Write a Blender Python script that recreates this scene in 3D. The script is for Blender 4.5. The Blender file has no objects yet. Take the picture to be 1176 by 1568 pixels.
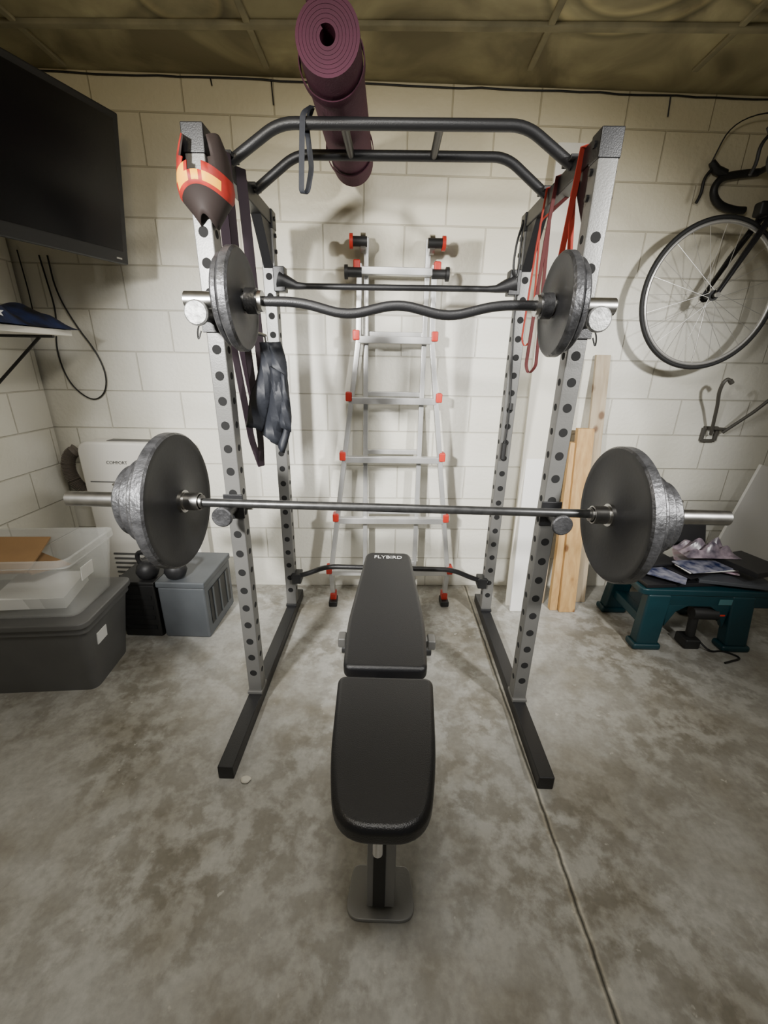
import bpy, bmesh, math, random
from mathutils import Vector, Matrix
random.seed(4)
S=bpy.context.scene
COL=S.collection
# ---------------------------------------------------------------- helpers
def link(o,parent=None):
    COL.objects.link(o)
    if parent is not None: o.parent=parent
    return o
def grp(name,loc=(0,0,0)):
    e=bpy.data.objects.new(name,None); e.empty_display_size=.1
    return link(e)
def mat(name,col,rough=.5,metal=0,var=0.0,scale=8,bump=0.0,bscale=60,col2=None,spec=None,alpha=None,trans=0):
    m=bpy.data.materials.new(name); m.use_nodes=True
    nt=m.node_tree; b=nt.nodes['Principled BSDF']
    b.inputs['Base Color'].default_value=(*col,1); b.inputs['Roughness'].default_value=rough
    b.inputs['Metallic'].default_value=metal
    if spec is not None: b.inputs['Specular IOR Level'].default_value=spec
    if trans: b.inputs['Transmission Weight'].default_value=trans
    if alpha is not None: b.inputs['Alpha'].default_value=alpha
    tc=nt.nodes.new('ShaderNodeTexCoord')
    if var or col2:
        n=nt.nodes.new('ShaderNodeTexNoise'); n.inputs['Scale'].default_value=scale; n.inputs['Detail'].default_value=6
        nt.links.new(tc.outputs['Object'],n.inputs['Vector'])
        r=nt.nodes.new('ShaderNodeValToRGB')
        c2=col2 if col2 else tuple(max(0,c*(1-var)) for c in col)
        r.color_ramp.elements[0].position=.35; r.color_ramp.elements[1].position=.65
        r.color_ramp.elements[0].color=(*c2,1); r.color_ramp.elements[1].color=(*col,1)
        nt.links.new(n.outputs['Fac'],r.inputs['Fac']); nt.links.new(r.outputs['Color'],b.inputs['Base Color'])
    if bump:
        n2=nt.nodes.new('ShaderNodeTexNoise'); n2.inputs['Scale'].default_value=bscale; n2.inputs['Detail'].default_value=4
        nt.links.new(tc.outputs['Object'],n2.inputs['Vector'])
        bp=nt.nodes.new('ShaderNodeBump'); bp.inputs['Strength'].default_value=bump; bp.inputs['Distance'].default_value=.004
        nt.links.new(n2.outputs['Fac'],bp.inputs['Height']); nt.links.new(bp.outputs['Normal'],b.inputs['Normal'])
    return m
def finish(bm,name,parent,m,smooth=False,bevel=0,segs=2,angle=40):
    bmesh.ops.recalc_face_normals(bm,faces=bm.faces[:])
    me=bpy.data.meshes.new(name); bm.to_mesh(me); bm.free()
    if isinstance(m,(list,tuple)):
        for x in m: me.materials.append(x)
    elif m: me.materials.append(m)
    o=bpy.data.objects.new(name,me); link(o,parent)
    if smooth or bevel:
        for p in me.polygons: p.use_smooth=True
        if not bevel:
            try: me.set_sharp_from_angle(angle=math.radians(angle))
            except Exception: pass
    if bevel:
        bv=o.modifiers.new('bevel','BEVEL'); bv.width=bevel; bv.segments=segs; bv.limit_method='ANGLE'; bv.angle_limit=math.radians(35)
        bv.harden_normals=False
        try: me.set_sharp_from_angle(angle=math.radians(angle))
        except Exception: pass
        wn=o.modifiers.new('wn','WEIGHTED_NORMAL'); wn.keep_sharp=False
    return o
def box(name,parent,c,s,m,rot=(0,0,0),bevel=0.0,segs=2):
    bm=bmesh.new(); bmesh.ops.create_cube(bm,size=1)
    bmesh.ops.scale(bm,vec=s,verts=bm.verts)
    o=finish(bm,name,parent,m,bevel=bevel,segs=segs)
    o.location=c; o.rotation_euler=rot
    return o
def beam(name,parent,p1,p2,w,h,m,bevel=.003,up=(0,0,1)):
    """rectangular bar from p1 to p2"""
    p1=Vector(p1);p2=Vector(p2); d=(p2-p1); L=d.length; d.normalize()
    up=Vector(up)
    if abs(d.dot(up))>.98: up=Vector((0,1,0))
    x=d.cross(up).normalized(); z=x.cross(d).normalized()
    M=Matrix((x,d,z)).transposed().to_4x4(); M.translation=(p1+p2)/2
    bm=bmesh.new(); bmesh.ops.create_cube(bm,size=1); bmesh.ops.scale(bm,vec=(w,L,h),verts=bm.verts)
    o=finish(bm,name,parent,m,bevel=bevel)
    o.matrix_basis=M
    return o
def _ring(bm,c,x,y,r,n):
    return [bm.verts.new(c+x*(r*math.cos(2*math.pi*i/n))+y*(r*math.sin(2*math.pi*i/n))) for i in range(n)]
def add_tube(bm,pts,r,n=12,cyclic=False,caps=True):
    pts=[Vector(p) for p in pts]; N=len(pts); rs=r if isinstance(r,(list,tuple)) else [r]*N
    tang=[]
    for i in range(N):
        a=pts[(i-1)%N] if (cyclic or i>0) else pts[i]; b=pts[(i+1)%N] if (cyclic or i<N-1) else pts[i]
        t=(b-a); 
        tang.append(t.normalized() if t.length>0 else Vector((0,0,1)))
    t0=tang[0]; ref=Vector((0,0,1)) if abs(t0.z)<.9 else Vector((1,0,0))
    x=t0.cross(ref).normalized(); rings=[]
    for i in range(N):
        t=tang[i]; x=(x-t*x.dot(t)).normalized(); y=t.cross(x)
        rings.append(_ring(bm,pts[i],x,y,rs[i],n))
    for i in range(N if cyclic else N-1):
        A=rings[i];B=rings[(i+1)%N]
        for k in range(n): bm.faces.new((A[k],A[(k+1)%n],B[(k+1)%n],B[k]))
    if caps and not cyclic:
        bm.faces.new(rings[0]); bm.faces.new(rings[-1])
def fillet(pts,rad,k=6):
    pts=[Vector(p) for p in pts]; out=[pts[0]]
    for i in range(1,len(pts)-1):
        p=pts[i]; a=pts[i-1]-p; b=pts[i+1]-p
        ra=min(rad,a.length*.48); rb=min(rad,b.length*.48)
        A=p+a.normalized()*ra; B=p+b.normalized()*rb
        for j in range(k+1):
            t=j/k; out.append(A*(1-t)**2+p*2*t*(1-t)+B*t*t)
    out.append(pts[-1]); return out
def tube(name,parent,pts,r,m,n=14,rad=0,cyclic=False):
    if rad: pts=fillet(pts,rad)
    bm=bmesh.new(); add_tube(bm,pts,r,n,cyclic)
    return finish(bm,name,parent,m,smooth=True,angle=50)
def rods(name,parent,lst,m,n=16):
    bm=bmesh.new()
    for p1,p2,r in lst: add_tube(bm,[p1,p2],r,n)
    return finish(bm,name,parent,m,smooth=True,angle=50)
def lathe(name,parent,prof,origin,axis,m,n=48,closed=True,mats=None):
    """prof: list of (along,r) ; axis unit vec"""
    ax=Vector(axis).normalized(); ref=Vector((0,0,1)) if abs(ax.z)<.9 else Vector((1,0,0))
    x=ax.cross(ref).normalized(); y=ax.cross(x); o=Vector(origin)
    bm=bmesh.new(); rings=[]
    for (a,r) in prof:
        if r<1e-5: rings.append([bm.verts.new(o+ax*a)])
        else: rings.append(_ring(bm,o+ax*a,x,y,r,n))
    for i in range(len(rings)-1):
        A=rings[i];B=rings[i+1]
        for k in range(n):
            k2=(k+1)%n
            if len(A)==1 and len(B)==1: continue
            if len(A)==1: f=bm.faces.new((A[0],B[k2],B[k]))
            elif len(B)==1: f=bm.faces.new((A[k],A[k2],B[0]))
            else: f=bm.faces.new((A[k],A[k2],B[k2],B[k]))
            if mats: f.material_index=mats[i]
    return finish(bm,name,parent,m,smooth=True,angle=35)
def prism(name,parent,poly,z0,z1,m,bevel=0,segs=3):
    bm=bmesh.new(); b=[bm.verts.new((p[0],p[1],z0)) for p in poly]; t=[bm.verts.new((p[0],p[1],z1)) for p in poly]
    n=len(poly); bm.faces.new(b); bm.faces.new(t)
    for i in range(n): bm.faces.new((b[i],b[(i+1)%n],t[(i+1)%n],t[i]))
    return finish(bm,name,parent,m,bevel=bevel,segs=segs)
def rpoly(pts,rads,k=8):
    out=[]; n=len(pts)
    for i in range(n):
        p=Vector(pts[i]); a=Vector(pts[i-1])-p; b=Vector(pts[(i+1)%n])-p; r=rads[i]
        A=p+a.normalized()*r; B=p+b.normalized()*r
        for j in range(k+1):
            t=j/k; out.append(A*(1-t)**2+p*2*t*(1-t)+B*t*t)
    return out
def text(name,parent,body,loc,rot,size,m,ext=.0005):
    t=bpy.data.curves.new(name,'FONT'); t.body=body; t.size=size; t.align_x='CENTER'; t.align_y='CENTER'; t.extrude=ext
    tmp=bpy.data.objects.new(name+'_t',t); COL.objects.link(tmp)
    dg=bpy.context.evaluated_depsgraph_get(); me=bpy.data.meshes.new_from_object(tmp.evaluated_get(dg))
    bpy.data.objects.remove(tmp); me.materials.clear(); me.materials.append(m)
    o=bpy.data.objects.new(name,me); link(o,parent); o.location=loc; o.rotation_euler=rot
    return o
WY,WS=2.4036,.0466
WA=math.atan(WS)
def W(x,d,z): return Vector((x,WY+WS*x-d,z))
CZ=2.5755
# ---------------------------------------------------------------- materials
M_black=mat('black_powdercoat',(.012,.012,.013),.42,0,bump=.15,bscale=300)
M_blackpl=mat('black_plastic',(.014,.014,.014),.5)
M_grey=mat('grey_powdercoat',(.150,.148,.140),.38,.2,var=.15,scale=5,bump=.1,bscale=200)
M_greyl=mat('light_grey_powdercoat',(.30,.30,.295),.38,.2,var=.1,scale=5,bump=.1,bscale=200)
M_hole=mat('hole_dark',(.004,.004,.004),.9)
M_chrome=mat('chrome',(.75,.75,.76),.18,1)
M_steel=mat('brushed_steel',(.55,.54,.52),.3,1,var=.2,scale=30)
M_barst=mat('bar_steel',(.10,.10,.10),.35,.8,var=.3,scale=40)
M_iron=mat('hammertone_iron',(.105,.105,.11),.42,.6,var=.55,scale=30,bump=.6,bscale=90)
M_ironf=mat('iron_face',(.020,.020,.022),.5,.1,var=.25,scale=12,bump=.08,bscale=80)
M_vinyl=mat('black_vinyl',(.010,.010,.011),.36,0,bump=.25,bscale=350)
M_white=mat('white_plastic',(.74,.72,.66),.4)
M_label=mat('label_white',(.8,.8,.78),.6)
M_alu=mat('aluminium',(.66,.66,.65),.35,.6,var=.15,scale=10)
M_red=mat('red_orange_plastic',(.55,.035,.02),.4)
M_purple=mat('purple_foam',(.062,.006,.025),.75,0,var=.2,scale=10,bump=.3,bscale=150)
M_tv=mat('tv_screen',(.003,.003,.004),.25)
M_tote=mat('grey_tote_plastic',(.115,.115,.112),.5,var=.1)
M_case=mat('slate_plastic',(.10,.11,.12),.5,var=.15)
M_teal=mat('teal_plastic',(.004,.036,.046),.42,var=.2)
M_card=mat('cardboard',(.34,.20,.09),.8,var=.15)
M_clear=mat('clear_plastic',(.66,.67,.65),.25,0,alpha=.30)
M_tyre=mat('tyre_rubber',(.012,.012,.012),.65)
M_cable=mat('cable_black',(.01,.01,.01),.5)
M_bandd=mat('latex_dark_purple',(.030,.018,.026),.6)
M_bandr=mat('latex_red',(.24,.022,.012),.55)
M_cloth=mat('black_nylon',(.014,.016,.022),.6,bump=.4,bscale=40)
M_panel=mat('white_painted_board',(.70,.67,.58),.6,var=.06,scale=3)
M_panel2=mat('white_melamine_board',(.78,.77,.74),.5)
def woodmat(name,c1,c2):
    m=bpy.data.materials.new(name); m.use_nodes=True; nt=m.node_tree; b=nt.nodes['Principled BSDF']; b.inputs['Roughness'].default_value=.65
    tc=nt.nodes.new('ShaderNodeTexCoord'); mp=nt.nodes.new('ShaderNodeMapping'); mp.inputs['Scale'].default_value=(14,14,1.2)
    n=nt.nodes.new('ShaderNodeTexNoise'); n.inputs['Scale'].default_value=3; n.inputs['Detail'].default_value=5; n.inputs['Distortion'].default_value=.6
    r=nt.nodes.new('ShaderNodeValToRGB'); r.color_ramp.elements[0].color=(*c2,1); r.color_ramp.elements[1].color=(*c1,1)
    r.color_ramp.elements[0].position=.3; r.color_ramp.elements[1].position=.7
    v=nt.nodes.new('ShaderNodeTexVoronoi'); v.inputs['Scale'].default_value=1; mp2=nt.nodes.new('ShaderNodeMapping'); mp2.inputs['Scale'].default_value=(8,8,6)
    rr=nt.nodes.new('ShaderNodeValToRGB'); rr.color_ramp.elements[0].position=.10; rr.color_ramp.elements[1].position=.18
    rr.color_ramp.elements[0].color=(.25,.12,.05,1); rr.color_ramp.elements[1].color=(1,1,1,1)
    mx=nt.nodes.new('ShaderNodeMix'); mx.data_type='RGBA'; mx.blend_type='MULTIPLY'; mx.inputs[0].default_value=.8
    L=nt.links.new
    L(tc.outputs['Object'],mp.inputs[0]);L(mp.outputs[0],n.inputs['Vector']);L(n.outputs['Fac'],r.inputs[0])
    L(tc.outputs['Object'],mp2.inputs[0]);L(mp2.outputs[0],v.inputs['Vector']);L(v.outputs['Distance'],rr.inputs[0])
    L(r.outputs[0],mx.inputs[6]);L(rr.outputs[0],mx.inputs[7]);L(mx.outputs[2],b.inputs['Base Color'])
    return m
M_wood=woodmat('pine',(.56,.36,.15),(.40,.23,.085))
M_wood2=woodmat('weathered_board',(.46,.38,.27),(.36,.28,.18))
# block wall
def blockmat(name,rot90=False):
    m=bpy.data.materials.new(name); m.use_nodes=True; nt=m.node_tree; L=nt.links.new; N=nt.nodes.new
    b=nt.nodes['Principled BSDF']; b.inputs['Roughness'].default_value=.55
    tc=N('ShaderNodeTexCoord'); sp=N('ShaderNodeSeparateXYZ'); cb=N('ShaderNodeCombineXYZ')
    L(tc.outputs['Object'],sp.inputs[0]); L(sp.outputs['Y' if rot90 else 'X'],cb.inputs['X']); L(sp.outputs['Z'],cb.inputs['Y'])
    ad=N('ShaderNodeVectorMath'); ad.operation='ADD'; ad.inputs[1].default_value=(4.06-.04,0,0); L(cb.outputs[0],ad.inputs[0])
    br=N('ShaderNodeTexBrick'); br.inputs['Scale'].default_value=1; br.inputs['Brick Width'].default_value=.406; br.inputs['Row Height'].default_value=.2032
    br.inputs['Mortar Size'].default_value=.0045; br.inputs['Mortar Smooth'].default_value=.6; br.offset=.5
    br.inputs['Color1'].default_value=(.78,.765,.695,1); br.inputs['Color2'].default_value=(.74,.725,.655,1); br.inputs['Mortar'].default_value=(.57,.55,.48,1)
    L(ad.outputs[0],br.inputs['Vector'])
    n=N('ShaderNodeTexNoise'); n.inputs['Scale'].default_value=1.6; n.inputs['Detail'].default_value=5; L(tc.outputs['Object'],n.inputs['Vector'])
    r=N('ShaderNodeValToRGB'); r.color_ramp.elements[0].position=.3; r.color_ramp.elements[1].position=.7
    r.color_ramp.elements[0].color=(.87,.86,.81,1); r.color_ramp.elements[1].color=(1,1,1,1); L(n.outputs['Fac'],r.inputs[0])
    mx=N('ShaderNodeMix'); mx.data_type='RGBA'; mx.blend_type='MULTIPLY'; mx.inputs[0].default_value=1
    L(br.outputs['Color'],mx.inputs[6]); L(r.outputs[0],mx.inputs[7])
    # warm bounced light painted into the wall colour, stronger towards the ceiling
    yr=N('ShaderNodeMapRange'); yr.inputs[1].default_value=1.6; yr.inputs[2].default_value=2.5; L(sp.outputs['Z'],yr.inputs[0])
    mx2=N('ShaderNodeMix'); mx2.data_type='RGBA'; mx2.blend_type='MULTIPLY'; L(yr.outputs[0],mx2.inputs[0]); L(mx.outputs[2],mx2.inputs[6]); mx2.inputs[7].default_value=(.84,.76,.56,1)
    L(mx2.outputs[2],b.inputs['Base Color'])
    n2=N('ShaderNodeTexNoise'); n2.inputs['Scale'].default_value=45; n2.inputs['Detail'].default_value=6; L(tc.outputs['Object'],n2.inputs['Vector'])
    mm=N('ShaderNodeMath'); mm.operation='MULTIPLY_ADD'; mm.inputs[1].default_value=-1.6; L(br.outputs['Fac'],mm.inputs[0]); 
    m3=N('ShaderNodeMath'); m3.operation='MULTIPLY'; m3.inputs[1].default_value=.8; L(n2.outputs['Fac'],m3.inputs[0]); L(m3.outputs[0],mm.inputs[2])
    bp=N('ShaderNodeBump'); bp.inputs['Strength'].default_value=.6; bp.inputs['Distance'].default_value=.006; L(mm.outputs[0],bp.inputs['Height']); L(bp.outputs[0],b.inputs['Normal'])
    return m
M_block=blockmat('painted_block'); M_blocks=blockmat('painted_block_side',True)
def concrete():
    m=bpy.data.materials.new('stained_concrete'); m.use_nodes=True; nt=m.node_tree; L=nt.links.new; N=nt.nodes.new
    b=nt.nodes['Principled BSDF']; tc=N('ShaderNodeTexCoord')
    def noise(sc,det=8,dist=0,rough=.6):
        n=N('ShaderNodeTexNoise'); n.inputs['Scale'].default_value=sc; n.inputs['Detail'].default_value=det; n.inputs['Distortion'].default_value=dist; n.inputs['Roughness'].default_value=rough
        L(tc.outputs['Object'],n.inputs['Vector']); return n
    def ramp(src,p0,p1,c0,c1):
        r=N('ShaderNodeValToRGB'); r.color_ramp.elements[0].position=p0; r.color_ramp.elements[1].position=p1
        r.color_ramp.elements[0].color=(*c0,1); r.color_ramp.elements[1].color=(*c1,1); L(src,r.inputs[0]); return r
    def mul(a,c,f=1,bt='MULTIPLY'):
        x=N('ShaderNodeMix'); x.data_type='RGBA'; x.blend_type=bt
        if isinstance(f,(int,float)): x.inputs[0].default_value=f
        else: L(f,x.inputs[0])
        L(a,x.inputs[6]); L(c,x.inputs[7]); return x
    base=ramp(noise(1.1,5,.2).outputs['Fac'],.35,.65,(.37,.36,.325),(.48,.475,.45))
    mask=ramp(noise(1.9,3,.1,.5).outputs['Fac'],.38,.60,(1,1,1),(.25,.25,.25))
    mid=ramp(noise(12,7,.15,.62).outputs['Fac'],.44,.57,(.60,.575,.52),(1.04,1.04,1.03))
    big=ramp(noise(3.4,4,.25,.55).outputs['Fac'],.36,.52,(.74,.71,.65),(1,1,1))
    fine=ramp(noise(55,6).outputs['Fac'],.3,.7,(.86,.86,.86),(1.08,1.08,1.08))
    a=mul(base.outputs[0],mid.outputs[0],mask.outputs[0]); a=mul(a.outputs[2],fine.outputs[0]); a=mul(a.outputs[2],big.outputs[0])
    sp=ramp(noise(28,3,.0,.5).outputs['Fac'],.70,.75,(0,0,0),(1,1,1))
    fl=N('ShaderNodeMix'); fl.data_type='RGBA'; L(sp.outputs[0],fl.inputs[0]); L(a.outputs[2],fl.inputs[6]); fl.inputs[7].default_value=(.50,.48,.43,1)
    # control joint running away from the camera
    s=N('ShaderNodeSeparateXYZ'); L(tc.outputs['Object'],s.inputs[0])
    y1=N('ShaderNodeMath'); y1.operation='MULTIPLY_ADD'; y1.inputs[1].default_value=.0165; y1.inputs[2].default_value=-.552; L(s.outputs['Y'],y1.inputs[0])
    x1=N('ShaderNodeMath'); x1.operation='ADD'; L(s.outputs['X'],x1.inputs[0]); L(y1.outputs[0],x1.inputs[1])
    nz=noise(14,4); wv=N('ShaderNodeMath'); wv.operation='MULTIPLY_ADD'; wv.inputs[1].default_value=.012; wv.inputs[2].default_value=-.006; L(nz.outputs['Fac'],wv.inputs[0])
    x2=N('ShaderNodeMath'); x2.operation='ADD'; L(x1.outputs[0],x2.inputs[0]); L(wv.outputs[0],x2.inputs[1])
    ab=N('ShaderNodeMath'); ab.operation='ABSOLUTE'; L(x2.outputs[0],ab.inputs[0])
    gr=N('ShaderNodeValToRGB'); e=gr.color_ramp.elements; e[0].position=.0; e[0].color=(.08,.08,.06,1); e[1].position=.016; e[1].color=(1,1,1,1)
    e.new(.003).color=(.08,.08,.06,1); e.new(.0055).color=(1.6,1.56,1.46,1)
    L(ab.outputs[0],gr.inputs[0])
    fin=mul(fl.outputs[2],gr.outputs[0])
    L(fin.outputs[2],b.inputs['Base Color'])
    ro=ramp(noise(3).outputs['Fac'],.3,.7,(.42,.42,.42),(.7,.7,.7)); L(ro.outputs[0],b.inputs['Roughness'])
    bp=N('ShaderNodeBump'); bp.inputs['Strength'].default_value=.2; bp.inputs['Distance'].default_value=.003; L(mid.outputs[0],bp.inputs['Height']); L(bp.outputs[0],b.inputs['Normal'])
    return m
M_conc=concrete()
def ceilmat():
    m=bpy.data.materials.new('stained_drywall'); m.use_nodes=True; nt=m.node_tree; L=nt.links.new; N=nt.nodes.new
    b=nt.nodes['Principled BSDF']; b.inputs['Roughness'].default_value=.7; tc=N('ShaderNodeTexCoord')
    n=N('ShaderNodeTexNoise'); n.inputs['Scale'].default_value=2.4; n.inputs['Detail'].default_value=8; n.inputs['Distortion'].default_value=.7; L(tc.outputs['Object'],n.inputs['Vector'])
    r=N('ShaderNodeValToRGB'); r.color_ramp.elements[0].position=.38; r.color_ramp.elements[1].position=.62
    r.color_ramp.elements[0].color=(.15,.128,.066,1); r.color_ramp.elements[1].color=(.37,.33,.185,1); L(n.outputs['Fac'],r.inputs[0])
    prev=r.outputs[0]
    for (cx,cy,rr) in ((.78,1.80,.24),(.78,1.80,.33),(-.78,1.93,.16),(1.35,1.6,.40)):
        ds=N('ShaderNodeVectorMath'); ds.operation='DISTANCE'; ds.inputs[1].default_value=(cx,cy,CZ); L(tc.outputs['Object'],ds.inputs[0])
        wz=N('ShaderNodeMath'); wz.operation='MULTIPLY_ADD'; wz.inputs[1].default_value=.06; L(n.outputs['Fac'],wz.inputs[0]); L(ds.outputs['Value'],wz.inputs[2])
        rg=N('ShaderNodeValToRGB'); e=rg.color_ramp.elements; e[0].position=rr-.03; e[0].color=(1,1,1,1); e[1].position=rr+.05; e[1].color=(1,1,1,1)
        e.new(rr).color=(1.6,1.55,1.45,1); e.new(rr+.02).color=(.4,.4,.35,1)
        L(wz.outputs[0],rg.inputs[0])
        x=N('ShaderNodeMix'); x.data_type='RGBA'; x.blend_type='MULTIPLY'; x.inputs[0].default_value=.75; L(prev,x.inputs[6]); L(rg.outputs[0],x.inputs[7]); prev=x.outputs[2]
    L(prev,b.inputs['Base Color'])
    bp=N('ShaderNodeBump'); bp.inputs['Strength'].default_value=.6; bp.inputs['Distance'].default_value=.03; L(n.outputs['Fac'],bp.inputs['Height']); L(bp.outputs[0],b.inputs['Normal'])
    return m
M_ceil=ceilmat()
M_seam=mat('ceiling_tape',(.27,.24,.14),.8,var=.45,scale=6)
# ---------------------------------------------------------------- room
def rebase(o):  # bake location into mesh so object coords == world coords
    for v in o.data.vertices: v.co+=o.location
    o.location=(0,0,0); return o
rebase(box('floor',None,(.6,0,-.05),(5.4,5.4,.1),M_conc))
rebase(box('ceiling',None,(.6,0,CZ+.05),(5.4,5.4,.1),M_ceil))
wb=rebase(box('wall_back',None,(.6,.06,CZ/2),(5.4,.12,CZ),M_block)); wb.location=(0,WY,0); wb.rotation_euler=(0,0,WA)
rebase(box('wall_left',None,(-1.96,-.2,CZ/2),(.12,5.0,CZ),M_blocks))
rebase(box('wall_right',None,(3.2,-.1,CZ/2),(.12,5.4,CZ),M_blocks))
for i,xs in enumerate((-.573,.55,1.24,2.1,-1.45)):
    box('trim_%d'%(i+1),None,(xs,0,CZ-.004),(.026,4.6,.014),M_seam,bevel=.004)
box('trim_6',None,(.6,2.06,CZ-.006),(4.9,.032,.018),M_seam,bevel=.005)
pts=[]
x=-1.88
while x<3.0:
    pts.append(W(x,.006,CZ-.010-random.random()*.006)); x+=.09
g=grp('ceiling_cable'); tube('cable_run',g,pts,.0035,M_cable,n=6)
for xx,l in ((-.84,.03),(-.573,.09),(1.24,.08)):
    tube('drop_%d'%int(xx*100+100),g,[W(xx,.006,CZ-.01),W(xx+.005,.008,CZ-.01-l)],.003,M_cable,n=6)
# ---------------------------------------------------------------- power rack
rack=grp('power_rack'); X0=.0053; A=.5612
YF,YB,HT=1.41,2.079,1.992
t=.056
for s,sn in ((-1,'left'),(1,'right')):
    x=X0+s*A
    for yy,yn in ((YF,'front'),(YB,'rear')):
        box(f'upright_{yn}_{sn}',rack,(x,yy,(HT-.05+.05)/2),(t,t,HT-.10),M_grey,bevel=.004)
        lst=[]; z=.16
        while z<1.80:
            lst.append(((x,yy-t/2-.0006,z),(x,yy-t/2+.004,z),.0145))
            lst.append(((x-s*(t/2+.0006),yy,z),(x-s*(t/2-.004),yy,z),.0115))
            z+=.079
        rods(f'holes_{yn}_{sn}',rack,lst,M_hole,n=20)
        box(f'foot_bracket_{yn}_{sn}',rack,(x,yy,.062),(t+.006,t+.02,.014),M_black if yn=='rear' else M_grey,bevel=.002)
        box(f'top_cap_{yn}_{sn}',rack,(x,yy,HT-.035),(t+.006,t+.006,.07),M_black,bevel=.004)
    beam(f'base_rail_{sn}',rack,(x,1.035,.028),(x,2.24,.028),.055,.055,M_black,bevel=.004)
    beam(f'top_rail_{sn}',rack,(x,YF+t/2,HT-.028),(x,YB-t/2,HT-.028),.05,.055,M_black,bevel=.004)
    for yy,dd in ((YF+t/2,1),(YB-t/2,-1)):
        bm=bmesh.new()
        P=[(yy,HT-.055),(yy+dd*.13,HT-.055),(yy,HT-.22)]
        a=[bm.verts.new((x-.02,p[0],p[1])) for p in P]; b=[bm.verts.new((x+.02,p[0],p[1])) for p in P]
        bm.faces.new(a);bm.faces.new(b)
        for i in range(3): bm.faces.new((a[i],a[(i+1)%3],b[(i+1)%3],b[i]))
        finish(bm,f'gusset_{sn}_{dd}',rack,M_black)
    lst=[]
    for zz in (1.84,1.90,HT-.03): 
        for yy in (YF,YB): lst.append(((x+.036,yy,zz),(x-.036,yy,zz),.009))
    rods(f'bolts_{sn}',rack,lst,M_black,n=6)
    box(f'rear_bracket_high_{sn}',rack,(x-s*.045,YB-.01,1.73),(.05,.06,.10),M_black,bevel=.004)
    box(f'rear_bracket_low_{sn}',rack,(x-s*.04,YB-.012,.24),(.05,.07,.06),M_black,bevel=.004)
rods('rear_crossbar',rack,[((X0-.44,YB-.02,1.705),(X0+.44,YB-.02,1.705),.013)],M_black)
for s in (-1,1):
    bm=bmesh.new(); add_tube(bm,[(X0+s*.40,YB-.02,1.705),(X0+s*.44,YB-.02,1.706),(X0+s*.52,YB-.02,1.728)],[.013,.016,.038],12)
    finish(bm,'rear_crossbar_flare_%s'%('l' if s<0 else 'r'),rack,M_black,smooth=True)
tube('rear_low_crossbar',rack,[(X0-.55,YB-.03,.245),(X0-.47,YB-.03,.265),(X0-.35,YB-.03,.318),(X0+.35,YB-.03,.318),(X0+.47,YB-.03,.265),(X0+.55,YB-.03,.245)],.014,M_black,rad=.06)
for yy,n,h in ((1.60,'front',2.083),(1.84,'rear',2.095)):
    tube('pullup_bar_'+n,rack,[(X0-.535,yy,1.985),(X0-.375,yy,h),(X0+.385,yy,h),(X0+.540,yy,1.985)],.0165,M_black,rad=.05)
    for s in (-1,1): box('pullup_mount_%s_%d'%(n,s),rack,(X0+s*.545,yy,1.995),(.05,.08,.012),M_black,bevel=.002)
for xx in (-.17,.128): rods('neutral_grip_%d'%(xx*100),rack,[((xx,1.60,2.085),(xx,1.84,2.095),.0135)],M_black)
M_disc=mat('scuffed_disc_steel',(.34,.34,.33),.5,.6,var=.5,scale=60,bump=.6,bscale=60)
for z,nm,disc in ((.903,'low',M_iron),(1.518,'high',M_disc)):
    for s in (-1,1):
        x=X0+s*A
        box(f'j_hook_plate_{nm}_{s}',rack,(x,YF-t/2-.004,z+.0),(.07,.008,.09),M_black,bevel=.002)
        rods(f'j_hook_arm_{nm}_{s}',rack,[((x,YF-t/2,z),(x,1.275,z),.019)],M_black)
        lathe(f'j_hook_disc_{nm}_{s}',rack,[(0,0),(0,.03),(.004,.034),(.012,.034),(.016,.030),(.016,0)],(x,1.262,z),(0,1,0),disc,n=28)
        rods(f'j_hook_pin_{nm}_{s}',rack,[((x-.055,YF,z-.015),(x+.055,YF,z-.015),.008)],M_steel)
        tube(f'pin_ring_{nm}_{s}',rack,[(x+s*.055,YF,z-.015),(x+s*.062,YF-.01,z-.04),(x+s*.058,YF-.02,z-.07),(x+s*.05,YF-.01,z-.04)],.0025,M_cable,rad=.02,n=6)
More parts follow.
